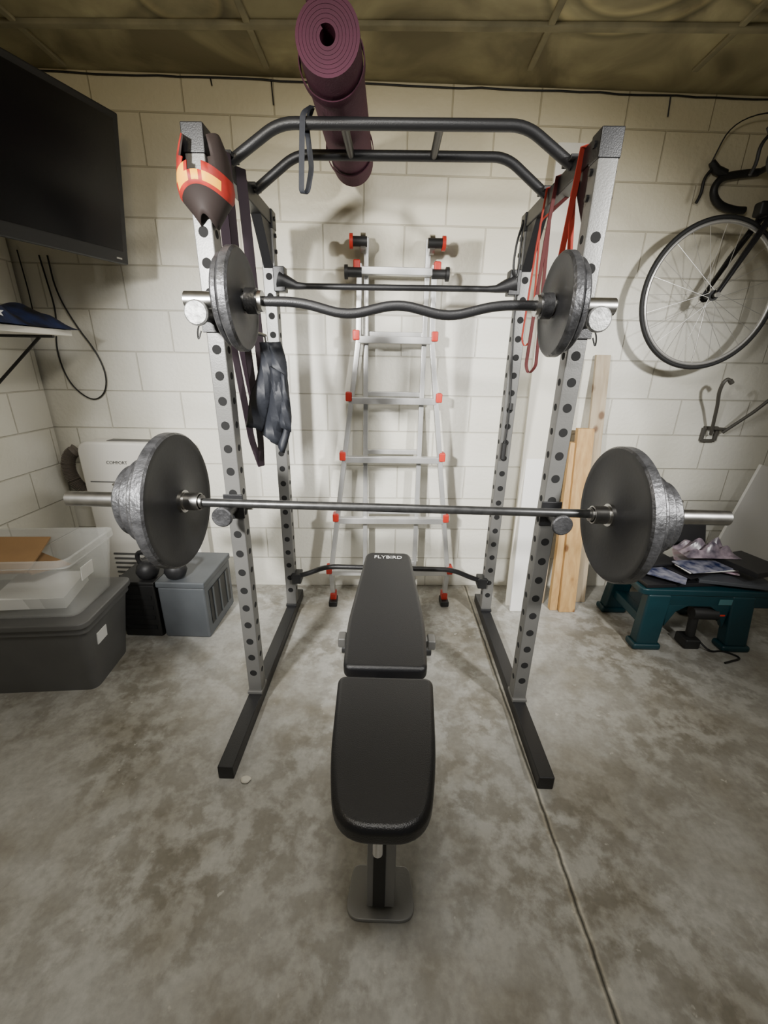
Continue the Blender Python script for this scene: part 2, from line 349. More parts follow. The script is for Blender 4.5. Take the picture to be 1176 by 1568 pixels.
# ---------------------------------------------------------------- barbells and plates
def plate(name,parent,x,s,R,th,c,hub=None):
    rim=max(.018,R*.12)
    hr=.045 if R>.1 else .035
    prof=[(0,.0262),(0,hr),(.002,hr+.003),(.002,R-rim),(0,R-rim+.004),(0.0,R-.006),(.006,R),(th-.006,R),(th,R-.006),(th,R-rim),(th-.012 if th>.02 else th-.004,R-rim-.008),(th-.012 if th>.02 else th-.004,hr+.006),(th,hr),(th,.0262),(0,.0262)]
    mats=[1,1,1,1,1,0,0,0,0,0,0,0,0,0]
    return lathe(name,parent,prof,(x,c[0],c[1]),(s,0,0),[M_iron,M_ironf],n=72,mats=mats)
bb=grp('barbell'); BY,BZ,BX=1.30,.9385,.0175
rods('shaft',bb,[((BX-.65,BY,BZ+.004),(BX+.65,BY,BZ-.004),.0145)],M_barst,n=20)
for s in (-1,1):
    z=BZ-s*.007
    rods('sleeve_%d'%s,bb,[((BX+s*.655,BY,z),(BX+s*1.10,BY,z),.0255)],M_steel,n=28)
    rods('sleeve_flange_%d'%s,bb,[((BX+s*.645,BY,z),(BX+s*.655,BY,z),.022),((BX+s*.655,BY,z),(BX+s*.70,BY,z),.030),((BX+s*.705,BY,z),(BX+s*.716,BY,z),.038)],M_steel,n=28)
    xs=.716
    for nm,R,th in (('plate_large',.226,.040),('plate_second',.182,.036),('plate_medium',.142,.046),('plate_small',.118,.036),('plate_mini',.088,.020)):
        plate('%s_%d'%(nm,s),bb,BX+s*xs,s,R,th,(BY,z)); xs+=th+.002
    rods('spring_collar_%d'%s,bb,[((BX+s*xs,BY,z),(BX+s*(xs+.03),BY,z),.036)],M_iron,n=24)
    rods('collar_lever_%d'%s,bb,[((BX+s*(xs+.015),BY,z+.03),(BX+s*(xs+.02),BY-.02,z+.06),.005)],M_steel,n=8)
ez=grp('curl_bar'); EX,EY,EZ=.010,1.30,1.553
pts=[(-.50,0,0),(-.28,0,0),(-.145,0,-.034),(0,0,0),(.145,0,-.034),(.28,0,0),(.50,0,0)]
tube('bent_shaft',ez,[(EX+p[0],EY,EZ+p[2]) for p in pts],.0135,M_black,rad=.05)
for s in (-1,1):
    rods('end_sleeve_%d'%s,ez,[((EX+s*.385,EY,EZ),(EX+s*.395,EY,EZ),.028),((EX+s*.395,EY,EZ),(EX+s*.605,EY,EZ),.0235)],M_steel,n=28)
    rods('collar_%d'%s,ez,[((EX+s*.40,EY,EZ),(EX+s*.43,EY,EZ),.034)],M_iron,n=28)
    plate('plate_a_%d'%s,ez,EX+s*.437,s,.135,.030,(EY,EZ))
    plate('plate_b_%d'%s,ez,EX+s*.468,s,.120,.022,(EY,EZ))
    rods('outer_collar_%d'%s,ez,[((EX+s*.491,EY,EZ),(EX+s*.517,EY,EZ),.033)],M_iron,n=28)
# ---------------------------------------------------------------- bench
be=grp('weight_bench')
prism('seat_pad',be,rpoly([(-.152,1.055),(.150,1.055),(.133,.76),(.102,.590),(-.106,.590),(-.137,.76)],[.03,.03,.08,.08,.08,.08]),.405,.46,M_vinyl,bevel=.018,segs=5)
prism('seat_board',be,rpoly([(-.135,1.04),(.133,1.04),(.085,.62),(-.087,.62)],[.02,.02,.07,.07]),.392,.406,M_blackpl)
back=prism('back_pad',be,rpoly([(-.106,.745),(.106,.745),(.147,.22),(.138,0),(-.138,0),(-.147,.22)],[.04,.04,.08,.03,.03,.08]),-.055,0,M_vinyl,bevel=.016,segs=5)
back.location=(-.003,1.083,.462); ta=math.atan(.062/.735); back.rotation_euler=(ta,0,0)
text('logo',be,'FLYBIRD',(-.003,1.083+.69,.462+.69*.0843+.0012),(ta,0,0),.036,M_label)
beam('main_beam',be,(0,.72,.36),(0,1.70,.33),.05,.06,M_greyl)
beam('front_post',be,(0,.70,.02),(0,.745,.40),.075,.05,M_greyl,up=(0,1,0))
beam('front_post_insert',be,(-.005,.673,.03),(-.005,.700,.24),.032,.006,M_blackpl,up=(0,1,0),bevel=.001)
rods('front_adjuster',be,[((-.01,.672,.25),(-.01,.685,.37),.013)],M_chrome)
prism('front_foot_plate',be,rpoly([(-.08,.78),(.08,.78),(.098,.652),(-.098,.652)],[.02,.02,.05,.05]),0,.012,M_greyl,bevel=.003)
beam('rear_leg',be,(0,1.50,.33),(0,1.72,.04),.05,.05,M_greyl)
beam('rear_foot',be,(-.2,1.73,.025),(.2,1.73,.025),.05,.05,M_greyl)
for s in (-1,1): rods('rear_foot_cap_%d'%s,be,[((s*.2,1.73,.026),(s*.225,1.73,.026),.026)],M_blackpl)
beam('hinge_cross',be,(-.17,1.30,.405),(.17,1.30,.405),.03,.03,M_grey)
for s in (-1,1):
    box('hinge_tab_%d'%s,be,(s*.168,1.30,.405),(.03,.05,.04),M_grey,bevel=.006)
    beam('back_rail_%d'%s,be,(s*.05,1.09,.40),(s*.05,1.70,.445),.025,.03,M_grey)
    beam('hinge_link_%d'%s,be,(s*.04,.98,.385),(s*.04,1.12,.40),.012,.03,M_grey)
beam('back_support',be,(0,1.42,.34),(0,1.55,.44),.03,.03,M_grey)
# ---------------------------------------------------------------- ladder
la=grp('extension_ladder')
def LP(x,z,d=0): return W(x+.007,.16-.09*z/1.95+d*1.0,z)
RX={.2:.35,.53:.305,.885:.262,1.2:.226,1.5:.187,1.81:.183}
for s in (-1,1):
    beam('outer_rail_low_%d'%s,la,LP(s*.352,.20,.02),LP(s*.187,1.50,.02),.026,.055,M_alu,up=(0,1,0))
    beam('outer_rail_high_%d'%s,la,LP(s*.187,1.50,.02),LP(s*.183,1.84,.02),.026,.055,M_alu,up=(0,1,0))
    beam('outer_rail_foot_%d'%s,la,LP(s*.352,.22,.02),LP(s*.338,.03,.04),.026,.05,M_alu,up=(0,1,0))
    beam('inner_rail_%d'%s,la,LP(s*.152,.03,-.05),LP(s*.152,1.96,-.02),.026,.04,M_alu,up=(0,1,0))
    box('foot_%d'%s,la,LP(s*.338,.045,.04),(.036,.06,.06),M_red,rot=(0,0,WA),bevel=.006)
    box('foot_pad_%d'%s,la,LP(s*.338,.018,.055),(.05,.085,.036),M_blackpl,rot=(0,0,WA),bevel=.006)
    box('inner_foot_%d'%s,la,LP(s*.152,.02,-.05),(.036,.05,.04),M_blackpl,rot=(0,0,WA),bevel=.005)
    for z,xr in RX.items():
        c=LP(s*(xr+.012),z+.02,.03); box('rung_cap_%d_%d'%(s,z*100),la,c,(.034,.062,.048),M_red,rot=(0,0,WA),bevel=.006)
    for z,xx in ((1.80,.225),(1.93,.20)):
        a=LP(s*(xx-.055),z,.05); b=LP(s*(xx+.012),z,.05)
        rods('knob_%d_%d'%(s,z*100),la,[(a,b,.022)],M_blackpl)
        e1=LP(s*(xx+.012),z,.05); e2=LP(s*(xx+.028),z,.05)
        rods('knob_end_%d_%d'%(s,z*100),la,[(e1,e2,.032)],M_red if z>1.9 else M_blackpl,n=20)
    lathe('hinge_disc_%d'%s,la,[(-.012,0),(-.012,.042),(.012,.042),(.012,0)],LP(s*.165,1.93,.02),(1,WS,0),M_steel,n=28)
for z,xr in RX.items():
    a=LP(-xr,z,.03);b=LP(xr,z,.03); beam('rung_%d'%(z*100),la,a,b,.04,.034,M_alu)
    if z<1.8: beam('inner_rung_%d'%(z*100),la,LP(-.15,z+.03,-.04),LP(.15,z+.03,-.04),.03,.026,M_alu)
# ---------------------------------------------------------------- yoga mat
ym=grp('yoga_mat'); mx,mz=-.197,2.205
bm=bmesh.new(); turns=7; n=turns*40; r0,r1=.026,.092; th=.0086; y0,y1=1.455,2.20
vo=[];
for i in range(n+1):
    a=i/n*turns*2*math.pi+2.2; r=r0+(r1-r0)*i/n
    c,s_=math.cos(a),math.sin(a)
    vo.append([bm.verts.new((mx+(r+dr)*c,yy,mz+(r+dr)*s_)) for yy in (y0,y1) for dr in (-th,0)])
for i in range(n):
    a=vo[i];b=vo[i+1]
    bm.faces.new((a[0],b[0],b[1],a[1])); bm.faces.new((a[2],a[3],b[3],b[2])); bm.faces.new((a[1],b[1],b[3],a[3])); bm.faces.new((a[0],a[2],b[2],b[0]))
bm.faces.new((vo[0][0],vo[0][1],vo[0][3],vo[0][2])); bm.faces.new((vo[-1][0],vo[-1][1],vo[-1][3],vo[-1][2]))
finish(bm,'rolled_mat',ym,M_purple,smooth=True,angle=40)
def bandloop(name,parent,c,r,w,yy,m,th=.003):
    bm=bmesh.new(); R=[]
    for i in range(48):
        a=i/48*2*math.pi; R.append([bm.verts.new((c[0]+(r+dr)*math.cos(a),yy+dy,c[1]+(r+dr)*math.sin(a))) for dr in (0,th) for dy in (-w/2,w/2)])
    for i in range(48):
        a=R[i];b=R[(i+1)%48]
        bm.faces.new((a[0],b[0],b[1],a[1]));bm.faces.new((a[2],a[3],b[3],b[2]));bm.faces.new((a[0],a[2],b[2],b[0]));bm.faces.new((a[1],b[1],b[3],a[3]))
    return finish(bm,name,parent,m,smooth=True)
bandloop('strap_loop_a',ym,(mx,mz),.093,.03,1.56,M_purple); bandloop('strap_loop_b',ym,(mx,mz),.093,.03,2.08,M_purple)
sl=grp('carry_strap')
def ribbon(name,parent,pts,w,m,wdir=(0,1,0),th=.0025,sm=.03):
    pts=fillet(pts,sm) if sm else [Vector(p) for p in pts]; wd=Vector(wdir).normalized()*w/2
    bm=bmesh.new(); rows=[]
    for i,p in enumerate(pts):
        tg=(pts[min(i+1,len(pts)-1)]-pts[max(i-1,0)]).normalized(); nn=tg.cross(wd).normalized()*th/2
        rows.append([bm.verts.new(p+wd+nn),bm.verts.new(p-wd+nn),bm.verts.new(p-wd-nn),bm.verts.new(p+wd-nn)])
    for i in range(len(rows)-1):
        a=rows[i];b=rows[i+1]
        for k in range(4): bm.faces.new((a[k],a[(k+1)%4],b[(k+1)%4],b[k]))
    bm.faces.new(rows[0]);bm.faces.new(rows[-1])
    return finish(bm,name,parent,m,smooth=True,angle=50)
ribbon('strap',sl,[(-.265,1.60,2.125),(-.292,1.578,2.10),(-.300,1.575,1.98),(-.306,1.58,1.895),(-.290,1.60,1.905),(-.278,1.625,1.98),(-.290,1.625,2.09),(-.268,1.61,2.125)],.017,M_cloth,wdir=(1,.35,0),sm=.02)
# ---------------------------------------------------------------- television
tv=grp('television')
far=Vector((-1.175,2.08,2.045)); d=Vector((-.345,-.939,0)); wd=.93; hh=.53
c=far+d*wd/2; ang=math.atan2(.939,.345)
TM=Matrix.Translation(c)@Matrix.Rotation(ang,4,'Z')@Matrix.Rotation(.15,4,'X')
def TV(name,lx,ly,lz,sx,sy,sz,m,bevel=.004):
    o=box(name,tv,(0,0,0),(sx,sy,sz),m,bevel=bevel); o.matrix_basis=TM@Matrix.Translation((lx,-ly,lz)); return o
TV('bezel',0,0,0,wd,.045,hh,M_blackpl,.006)
TV('screen',0,.0235,.012,wd-.05,.002,hh-.075,M_tv,0)
TV('rear_housing',0,-.045,-.02,wd*.6,.05,hh*.6,M_blackpl,.01)
TV('status_light',-.16,.0235,-hh/2+.025,.03,.002,.004,M_red,0)
TV('brand_badge',.42,.0235,-hh/2+.02,.025,.002,.006,M_steel,0)
cc=c+Vector((-.939,.345,0))*.07
beam('mount_arm_near',tv,cc,(-1.72,1.62,2.03),.03,.05,M_black); beam('mount_arm_far',tv,(-1.72,1.62,2.03),(-1.88,1.85,2.03),.03,.05,M_black)
box('mount_plate',tv,(-1.892,1.85,2.03),(.016,.12,.24),M_black,bevel=.002)
# ---------------------------------------------------------------- wall shelf + cloth + cables
sh=grp('wall_shelf')
box('board',sh,(-1.715,1.62,1.497),(.37,.96,.026),M_white,bevel=.002)
for yy in (1.25,2.02):
    tube('bracket_%d'%int(yy*10),sh,[(-1.89,yy,1.25),(-1.89,yy,1.48),(-1.56,yy,1.48)],.008,M_black,rad=.01,n=8)
    rods('bracket_brace_%d'%int(yy*10),sh,[((-1.89,yy,1.26),(-1.62,yy,1.48),.007)],M_black,n=8)
cl=grp('folded_jacket')
M_blue=mat('blue_black_cloth',(.015,.03,.11),.6,col2=(.01,.01,.012),scale=11,bump=.3,bscale=60)
bm=bmesh.new(); nx,ny=26,40; V=[]
for i in range(nx):
    row=[]
    for j in range(ny):
        u=i/(nx-1);v=j/(ny-1)
        edge=min(1,min(u,1-u)*6)*min(1,min(v,1-v)*9)
        z=1.512+edge*(.060+.022*math.sin(9*u+4*v)+.018*math.sin(14*v+2)+.03*(1-v)*.6)
        row.append(bm.verts.new((-1.84+.34*u+.02*math.sin(7*v),1.45+.65*v+.015*math.sin(8*u),z)))
    V.append(row)
for i in range(nx-1):
    for j in range(ny-1): bm.faces.new((V[i][j],V[i+1][j],V[i+1][j+1],V[i][j+1]))
finish(bm,'cloth',cl,M_blue,smooth=True)
bm=bmesh.new(); st=[]
for k in range(10):
    a=math.pi/2+k*math.pi/5; r=.020 if k%2==0 else .009; st.append(bm.verts.new((r*math.cos(a),0,r*math.sin(a))))
bm.faces.new(st); o=finish(bm,'star_patch',cl,M_label); o.location=(-1.505,1.70,1.550); o.rotation_euler=(-.4,0,1.0)
wc=grp('wall_cables')
tube('cable_a',wc,[W(-1.76,.012,1.86),W(-1.74,.01,1.60),W(-1.79,.01,1.42),W(-1.76,.01,1.25),W(-1.66,.01,1.16),W(-1.58,.01,1.20),W(-1.55,.01,1.30),W(-1.58,.01,1.42),W(-1.66,.01,1.55),W(-1.72,.01,1.70),W(-1.72,.012,1.86)],.0038,M_cable,rad=.08,n=6)
tube('cable_b',wc,[W(-1.86,.012,1.88),W(-1.855,.01,1.70),W(-1.86,.012,1.50)],.003,M_cable,rad=.05,n=6)
# ---------------------------------------------------------------- portable air conditioner
ac=grp('portable_air_conditioner')
def profbox(name,parent,x0,x1,y0,y1,z0,z1,m,r):
    poly=rpoly([(x0,z0),(x1,z0),(x1,z1),(x0,z1)],[.02,.02,r,r])
    bm=bmesh.new(); a=[bm.verts.new((p[0],y0,p[1])) for p in poly]; b=[bm.verts.new((p[0],y1,p[1])) for p in poly]
    bm.faces.new(a);bm.faces.new(b); n=len(poly)
    for i in range(n): bm.faces.new((a[i],a[(i+1)%n],b[(i+1)%n],b[i]))
    return finish(bm,name,parent,m,bevel=.02,segs=4)
profbox('body',ac,-1.71,-1.11,2.182,2.31,.02,.962,M_white,.07)
box('front_groove',ac,(-1.42,2.1815,.74),(.50,.002,.006),M_tote)
box('top_recess',ac,(-1.41,2.25,.962),(.30,.06,.006),M_tote,bevel=.002)
text('badge',ac,'COMFORT',(-1.50,2.1805,.85),(math.pi/2,0,0),.024,M_blackpl)
for i in range(8): box('louvre_%d'%i,ac,(-1.43,2.179,.30-.03*i),(.40,.008,.010),M_tote,bevel=.002)
for xx in (-1.65,-1.17):
    for yy in (2.20,2.29): rods('caster_%d_%d'%(xx*100,yy*100),ac,[((xx-.01,yy,.02),(xx+.01,yy,.02),.02)],M_blackpl)
hp=fillet([(-1.70,2.24,.64),(-1.78,2.235,.68),(-1.82,2.23,.78),(-1.81,2.24,.87),(-1.76,2.27,.91)],.08,8)
hp2=[]
for i in range(len(hp)-1):
    for k in range(3): hp2.append(hp[i].lerp(hp[i+1],k/3))
tube('exhaust_hose',ac,hp2,[.030+.005*(i%2) for i in range(len(hp2))],mat('hose_taupe',(.14,.12,.10),.6),n=18)
# ---------------------------------------------------------------- totes
def tub(name,parent,cx,cy,z0,L,Wd,H,m,rot,th=.006,tap=.04,rim=.018):
    bm=bmesh.new()
    def ringz(l,w,z,r=.04):
        return [bm.verts.new((p[0],p[1],z)) for p in rpoly([(-l/2,-w/2),(l/2,-w/2),(l/2,w/2),(-l/2,w/2)],[r]*4,5)]
    R=[ringz(L-2*tap,Wd-2*tap,0),ringz(L,Wd,H-.03),ringz(L+rim,Wd+rim,H-.03),ringz(L+rim,Wd+rim,H),ringz(L-2*th,Wd-2*th,H),ringz(L-2*tap-2*th,Wd-2*tap-2*th,th)]
    n=len(R[0])
    for a,b in zip(R[:-1],R[1:]):
        for i in range(n): bm.faces.new((a[i],a[(i+1)%n],b[(i+1)%n],b[i]))
    bm.faces.new(R[0]); bm.faces.new(R[-1])
    o=finish(bm,name,parent,m,smooth=True,angle=30); o.location=(cx,cy,z0); o.rotation_euler=(0,0,rot); return o
rt=.10; TX,TY=-1.55,1.545
gt=grp('storage_tote'); tub('tub',gt,TX,TY,0,.58,.36,.355,M_tote,rt)
lid=prism('lid',gt,rpoly([(-.31,-.20),(.31,-.20),(.31,.20),(-.31,.20)],[.045]*4),0,.028,M_tote,bevel=.006); lid.location=(TX,TY,.352); lid.rotation_euler=(0,0,rt)
box('label',gt,(TX+.287,TY-.04,.24),(.004,.07,.055),M_label,rot=(0,.1,rt))
ct=grp('clear_storage_bin'); tub('tub',ct,TX-.01,TY,.381,.58,.34,.27,M_clear,rt,th=.004,tap=.03,rim=.02)
box('label',ct,(TX+.278,TY-.02,.55),(.003,.08,.06),M_label,rot=(0,.1,rt))
box('cardboard_sheet',ct,(TX-.11,TY,.60),(.30,.24,.008),M_card,rot=(.25,.10,.3))
box('papers',ct,(TX+.08,TY-.04,.46),(.26,.20,.05),M_label,rot=(.1,.05,.2))
box('cardboard_flap',ct,(TX,TY+.04,.55),(.22,.16,.006),M_card,rot=(-.2,.15,-.3))
# ---------------------------------------------------------------- cases and kettlebells
tc=grp('tool_case')
box('shell',tc,(-1.055,1.985,.15),(.24,.35,.30),M_case,bevel=.012)
box('lid',tc,(-1.055,1.985,.315),(.25,.36,.035),M_case,bevel=.008)
box('side_recess',tc,(-.934,1.985,.16),(.004,.26,.20),M_blackpl)
for yy in (1.90,1.985,2.07): box('side_rib_%d'%(yy*100),tc,(-.931,yy,.16),(.006,.014,.20),M_case)
bc=grp('plastic_crate')
box('shell',bc,(-1.29,1.98,.155),(.20,.34,.31),M_blackpl,bevel=.01)
box('rim',bc,(-1.29,1.98,.318),(.21,.35,.02),M_blackpl,bevel=.005)
for i in range(4): box('slat_%d'%i,bc,(-1.29,1.808,.06+.06*i),(.16,.006,.02),M_hole)
def kettle(nm,x,y,z,k=1.25):
    g=grp(nm)
    prof=[(0,0),(0,.030*k),(.012*k,.045*k),(.04*k,.055*k),(.07*k,.048*k),(.09*k,.028*k),(.098*k,0)]
    lathe('ball',g,prof,(x,y,z),(0,0,1),M_ironf,n=32)
    tube('handle',g,[(x-.03*k,y,z+.075*k),(x-.042*k,y,z+.115*k),(x-.03*k,y,z+.145*k),(x+.03*k,y,z+.145*k),(x+.042*k,y,z+.115*k),(x+.03*k,y,z+.075*k)],.011*k,M_black,rad=.03)
kettle('kettlebell',-1.235,1.86,.329,1.0); kettle('kettlebell.001',-1.09,1.86,.333,1.0)
# ---------------------------------------------------------------- boards against the wall
def leaning(name,x0,x1,zt,db,dt,th,m,xt=0):
    g=grp(name); bm=bmesh.new(); v=[]
    for (x,d,z) in ((x0,db,0),(x1,db,0),(x1+xt,dt,zt),(x0+xt,dt,zt)): v.append((x,d,z))
    f=[bm.verts.new(W(x,d,z+.001)) for x,d,z in v]; b=[bm.verts.new(W(x,d-th,z+.001)) for x,d,z in v]
    bm.faces.new(f);bm.faces.new(b)
    for i in range(4): bm.faces.new((f[i],f[(i+1)%4],b[(i+1)%4],b[i]))
    finish(bm,'board',g,m,bevel=.002); return g
leaning('white_panel',.725,.92,2.36,.24,.05,.02,M_panel,xt=.01)
leaning('white_panel.001',.735,.865,1.02,.30,.15,.018,M_panel2,xt=.02)
leaning('wood_strip',.945,.972,2.34,.21,.05,.02,M_wood2,xt=-.01)
leaning('wood_plank',1.03,1.125,1.06,.31,.09,.038,M_wood,xt=.02)
leaning('wood_plank.001',.98,1.025,.98,.29,.09,.038,M_wood,xt=.04)
leaning('shelf_board',1.155,1.235,1.45,.20,.03,.02,M_wood2,xt=-.05)
g=grp('white_shelf_panel'); box('board',g,W(2.33,.10,.50),(.5,.018,.62),M_panel2,rot=(-.06,.28,WA),bevel=.002)
# ---------------------------------------------------------------- plastic work bench
ws=grp('plastic_workbench')
sx0,sx1,sy0,sy1,sz=1.28,2.0,1.84,2.21,.345
prism('top',ws,rpoly([(sx0,sy0),(sx1,sy0),(sx1,sy1),(sx0,sy1)],[.04]*4),sz-.035,sz,M_teal,bevel=.008)
for ix,(xx,s) in enumerate(((sx0+.10,-.6),(sx1-.20,.6))):
    for yy,sy in ((sy0+.03,-1),(sy1-.04,1)):
        bm=bmesh.new(); w=.06
        T=[(xx-w,yy-.03,sz-.03),(xx+w,yy-.03,sz-.03),(xx+w,yy+.03,sz-.03),(xx-w,yy+.03,sz-.03)]
        B=[(xx+s*.035-w*.95,yy+sy*.02-.035,.03),(xx+s*.035+w*.95,yy+sy*.02-.035,.03),(xx+s*.035+w*.95,yy+sy*.02+.035,.03),(xx+s*.035-w*.95,yy+sy*.02+.035,.03)]
        a=[bm.verts.new(p) for p in B]; b=[bm.verts.new(p) for p in T]; bm.faces.new(a);bm.faces.new(b)
        for i in range(4): bm.faces.new((a[i],a[(i+1)%4],b[(i+1)%4],b[i]))
        finish(bm,'leg_%d_%d'%(ix,sy+1),ws,M_teal,bevel=.012,segs=3)
        box('shoe_%d_%d'%(ix,sy+1),ws,(xx+s*.035,yy+sy*.02,.018),(.145,.085,.036),M_teal,bevel=.012)
    beam('side_stretcher_%d'%ix,ws,(xx+s*.02,sy0+.02,.13),(xx+s*.02,sy1-.02,.13),.06,.05,M_teal,bevel=.008)
    q=1 if ix==0 else -1
    bm=bmesh.new(); P=[(xx+q*.05,sz-.09),(xx+q*.16,sz-.09),(xx+q*.10,sz-.13),(xx+q*.06,sz-.22)]
    a=[bm.verts.new((p[0],sy0+.005,p[1])) for p in P]; b=[bm.verts.new((p[0],sy0+.035,p[1])) for p in P]
    bm.faces.new(a);bm.faces.new(b)
    for i in range(4): bm.faces.new((a[i],a[(i+1)%4],b[(i+1)%4],b[i]))
    finish(bm,'brace_%d'%ix,ws,M_teal,bevel=.003)
box('front_apron',ws,((sx0+sx1)/2,sy0+.02,sz-.065),(sx1-sx0-.10,.03,.07),M_teal,bevel=.01)
box('lower_tray',ws,((sx0+sx1)/2-.04,(sy0+sy1)/2+.05,.14),(sx1-sx0-.3,.16,.02),M_teal,bevel=.006)
box('apron_label',ws,(1.75,sy0+.003,sz-.065),(.14,.003,.03),mat('label_teal',(.05,.14,.15),.5))
cb=grp('paper_clutter')
M_pap=[M_label,mat('magazine_pink',(.55,.30,.42),.4,col2=(.75,.72,.75),scale=14),mat('magazine_blue',(.02,.03,.09),.35,col2=(.3,.3,.36),scale=20),mat('folder_black',(.012,.012,.014),.4),mat('folder_slate',(.07,.075,.085),.4)]
zz=sz+.001
for i,(x,y,sx,sy,a,mi,h) in enumerate(((1.50,2.02,.42,.30,.1,3,.02),(1.78,2.0,.34,.30,-.2,4,.018),(1.45,1.99,.22,.24,.9,2,.010),(1.62,2.02,.30,.21,.4,3,.008),(1.72,2.06,.28,.2,-.5,1,.008),(1.42,2.06,.24,.17,.2,3,.012),(1.66,1.95,.30,.10,.15,0,.006),(1.64,1.96,.26,.13,.22,2,.008),(1.86,1.95,.2,.22,.3,3,.03))):
    box('sheet_%d'%i,cb,(x,y,zz+h/2),(sx,sy,h),M_pap[mi],rot=(0,0,a),bevel=.002); zz+=h*.9+.0006
box('binder_upright',cb,(1.60,2.17,zz+.05),(.36,.02,.14),M_pap[3],rot=(-.35,.03,.05),bevel=.003)
bm=bmesh.new(); V=[]
for i in range(20):
    row=[]
    for j in range(16):
        u=i/19;v=j/15; e=min(1,min(u,1-u)*5)*min(1,min(v,1-v)*5)
        row.append(bm.verts.new((1.56+.28*u,1.97+.16*v,zz+.004+e*(.035+.022*math.sin(13*u+5*v)+.018*math.sin(17*v-6*u)))))
    V.append(row)
for i in range(19):
    for j in range(15): bm.faces.new((V[i][j],V[i+1][j],V[i+1][j+1],V[i][j+1]))
finish(bm,'plastic_bag',cb,mat('bag_film',(.30,.24,.28),.3,col2=(.06,.05,.07),scale=18),smooth=True)
dr=grp('power_drill')
tube('body',dr,[(1.58,1.87,.20),(1.70,1.86,.20)],[.035,.030],M_blackpl); tube('grip',dr,[(1.60,1.87,.19),(1.61,1.87,.06)],.022,M_blackpl); box('battery',dr,(1.605,1.87,.0285),(.08,.09,.055),M_blackpl,bevel=.008)
rods('chuck',dr,[((1.70,1.86,.20),(1.735,1.86,.20),.016)],M_red)
tube('power_cord',dr,[(1.64,1.86,.05),(1.68,1.80,.006),(1.76,1.82,.006),(1.82,1.76,.006),(1.70,1.72,.006)],.005,M_cable,rad=.04,n=6)
# ---------------------------------------------------------------- bicycle
bk=grp('bicycle'); D=.155
def circ(cx,cz,r,n=72,d=D): return [W(cx+r*math.cos(2*math.pi*i/n),d,cz+r*math.sin(2*math.pi*i/n)) for i in range(n)]
M_rim=mat('rim_alloy',(.55,.54,.52),.35,.7); M_frame=mat('frame_black',(.012,.012,.014),.25)
for nm,cx,cz in (('front',1.556,1.728),('rear',2.56,1.728)):
    tube('tyre_'+nm,bk,circ(cx,cz,.332),.011,M_tyre,n=10,cyclic=True)
    tube('rim_'+nm,bk,circ(cx,cz,.316),.009,M_rim,n=8,cyclic=True)
    lst=[]
    for i in range(24):
        a=2*math.pi*i/24; s=1 if i%2 else -1; h=a+ (.9 if (i//2)%2 else -.9)
        lst.append((W(cx+.02*math.cos(h),D+s*.03,cz+.02*math.sin(h)),W(cx+.314*math.cos(a),D,cz+.314*math.sin(a)),.0013))
    rods('spokes_'+nm,bk,lst,M_rim,n=5)
    rods('hub_'+nm,bk,[(W(cx,D-.05,cz),W(cx,D+.05,cz),.012),(W(cx,D+.028,cz),W(cx,D+.032,cz),.024),(W(cx,D-.032,cz),W(cx,D-.028,cz),.024)],M_blackpl)
hx,hz=1.556,1.728
for s in (-1,1):
    tube('fork_blade_%d'%s,bk,[W(hx,D+s*.048,hz),W(hx+.085,D+s*.045,hz+.17),W(hx+.18,D+s*.035,hz+.345)],[.010,.013,.016],M_frame)
    rods('skewer_%d'%s,bk,[(W(hx,D+s*.05,hz),W(hx,D+s*.062,hz),.011)],M_steel)
rods('fork_crown',bk,[(W(hx+.18,D-.045,hz+.345),W(hx+.18,D+.045,hz+.345),.02)],M_frame)
box('front_brake',bk,W(hx+.145,D,hz+.365),(.05,.05,.06),M_blackpl,rot=(0,0,WA),bevel=.01)
rods('frame_tubes',bk,[(W(hx+.18,D,hz+.345),W(hx+.23,D,hz+.51),.02),(W(hx+.22,D,hz+.49),W(2.30,D,hz+.50),.015),(W(hx+.195,D,hz+.38),W(2.19,D,hz-.06),.018),(W(2.19,D,hz-.06),W(2.33,D,hz+.56),.016)]
     +[(W(2.19,D+s*.02,hz-.06),W(2.56,D+s*.05,hz),.009) for s in(-1,1)]+[(W(2.31,D+s*.02,hz+.47),W(2.56,D+s*.05,hz),.008) for s in(-1,1)],M_frame)
rods('seat_post',bk,[(W(2.33,D,hz+.56),W(2.355,D,hz+.68),.0135)],M_steel)
bm=bmesh.new(); add_tube(bm,[W(2.22,D,hz+.70),W(2.30,D,hz+.705),W(2.40,D,hz+.705),W(2.48,D,hz+.715)],[.015,.025,.05,.06],16); finish(bm,'saddle',bk,M_blackpl,smooth=True)
rods('crank',bk,[(W(2.19,D+.05,hz-.06),W(2.19,D+.056,hz-.06),.09),(W(2.19,D+.065,hz-.06),W(2.05,D+.065,hz-.16),.010),(W(2.19,D-.065,hz-.06),W(2.33,D-.065,hz+.04),.010)],M_steel,n=32)
bx,bz=1.715,hz+.555
tube('stem',bk,[W(hx+.235,D,hz+.53),W(bx+.02,D,bz)],.015,M_frame)
rods('handlebar_top',bk,[(W(bx+.02,.02,bz),W(bx+.02,.345,bz),.0135)],M_blackpl)
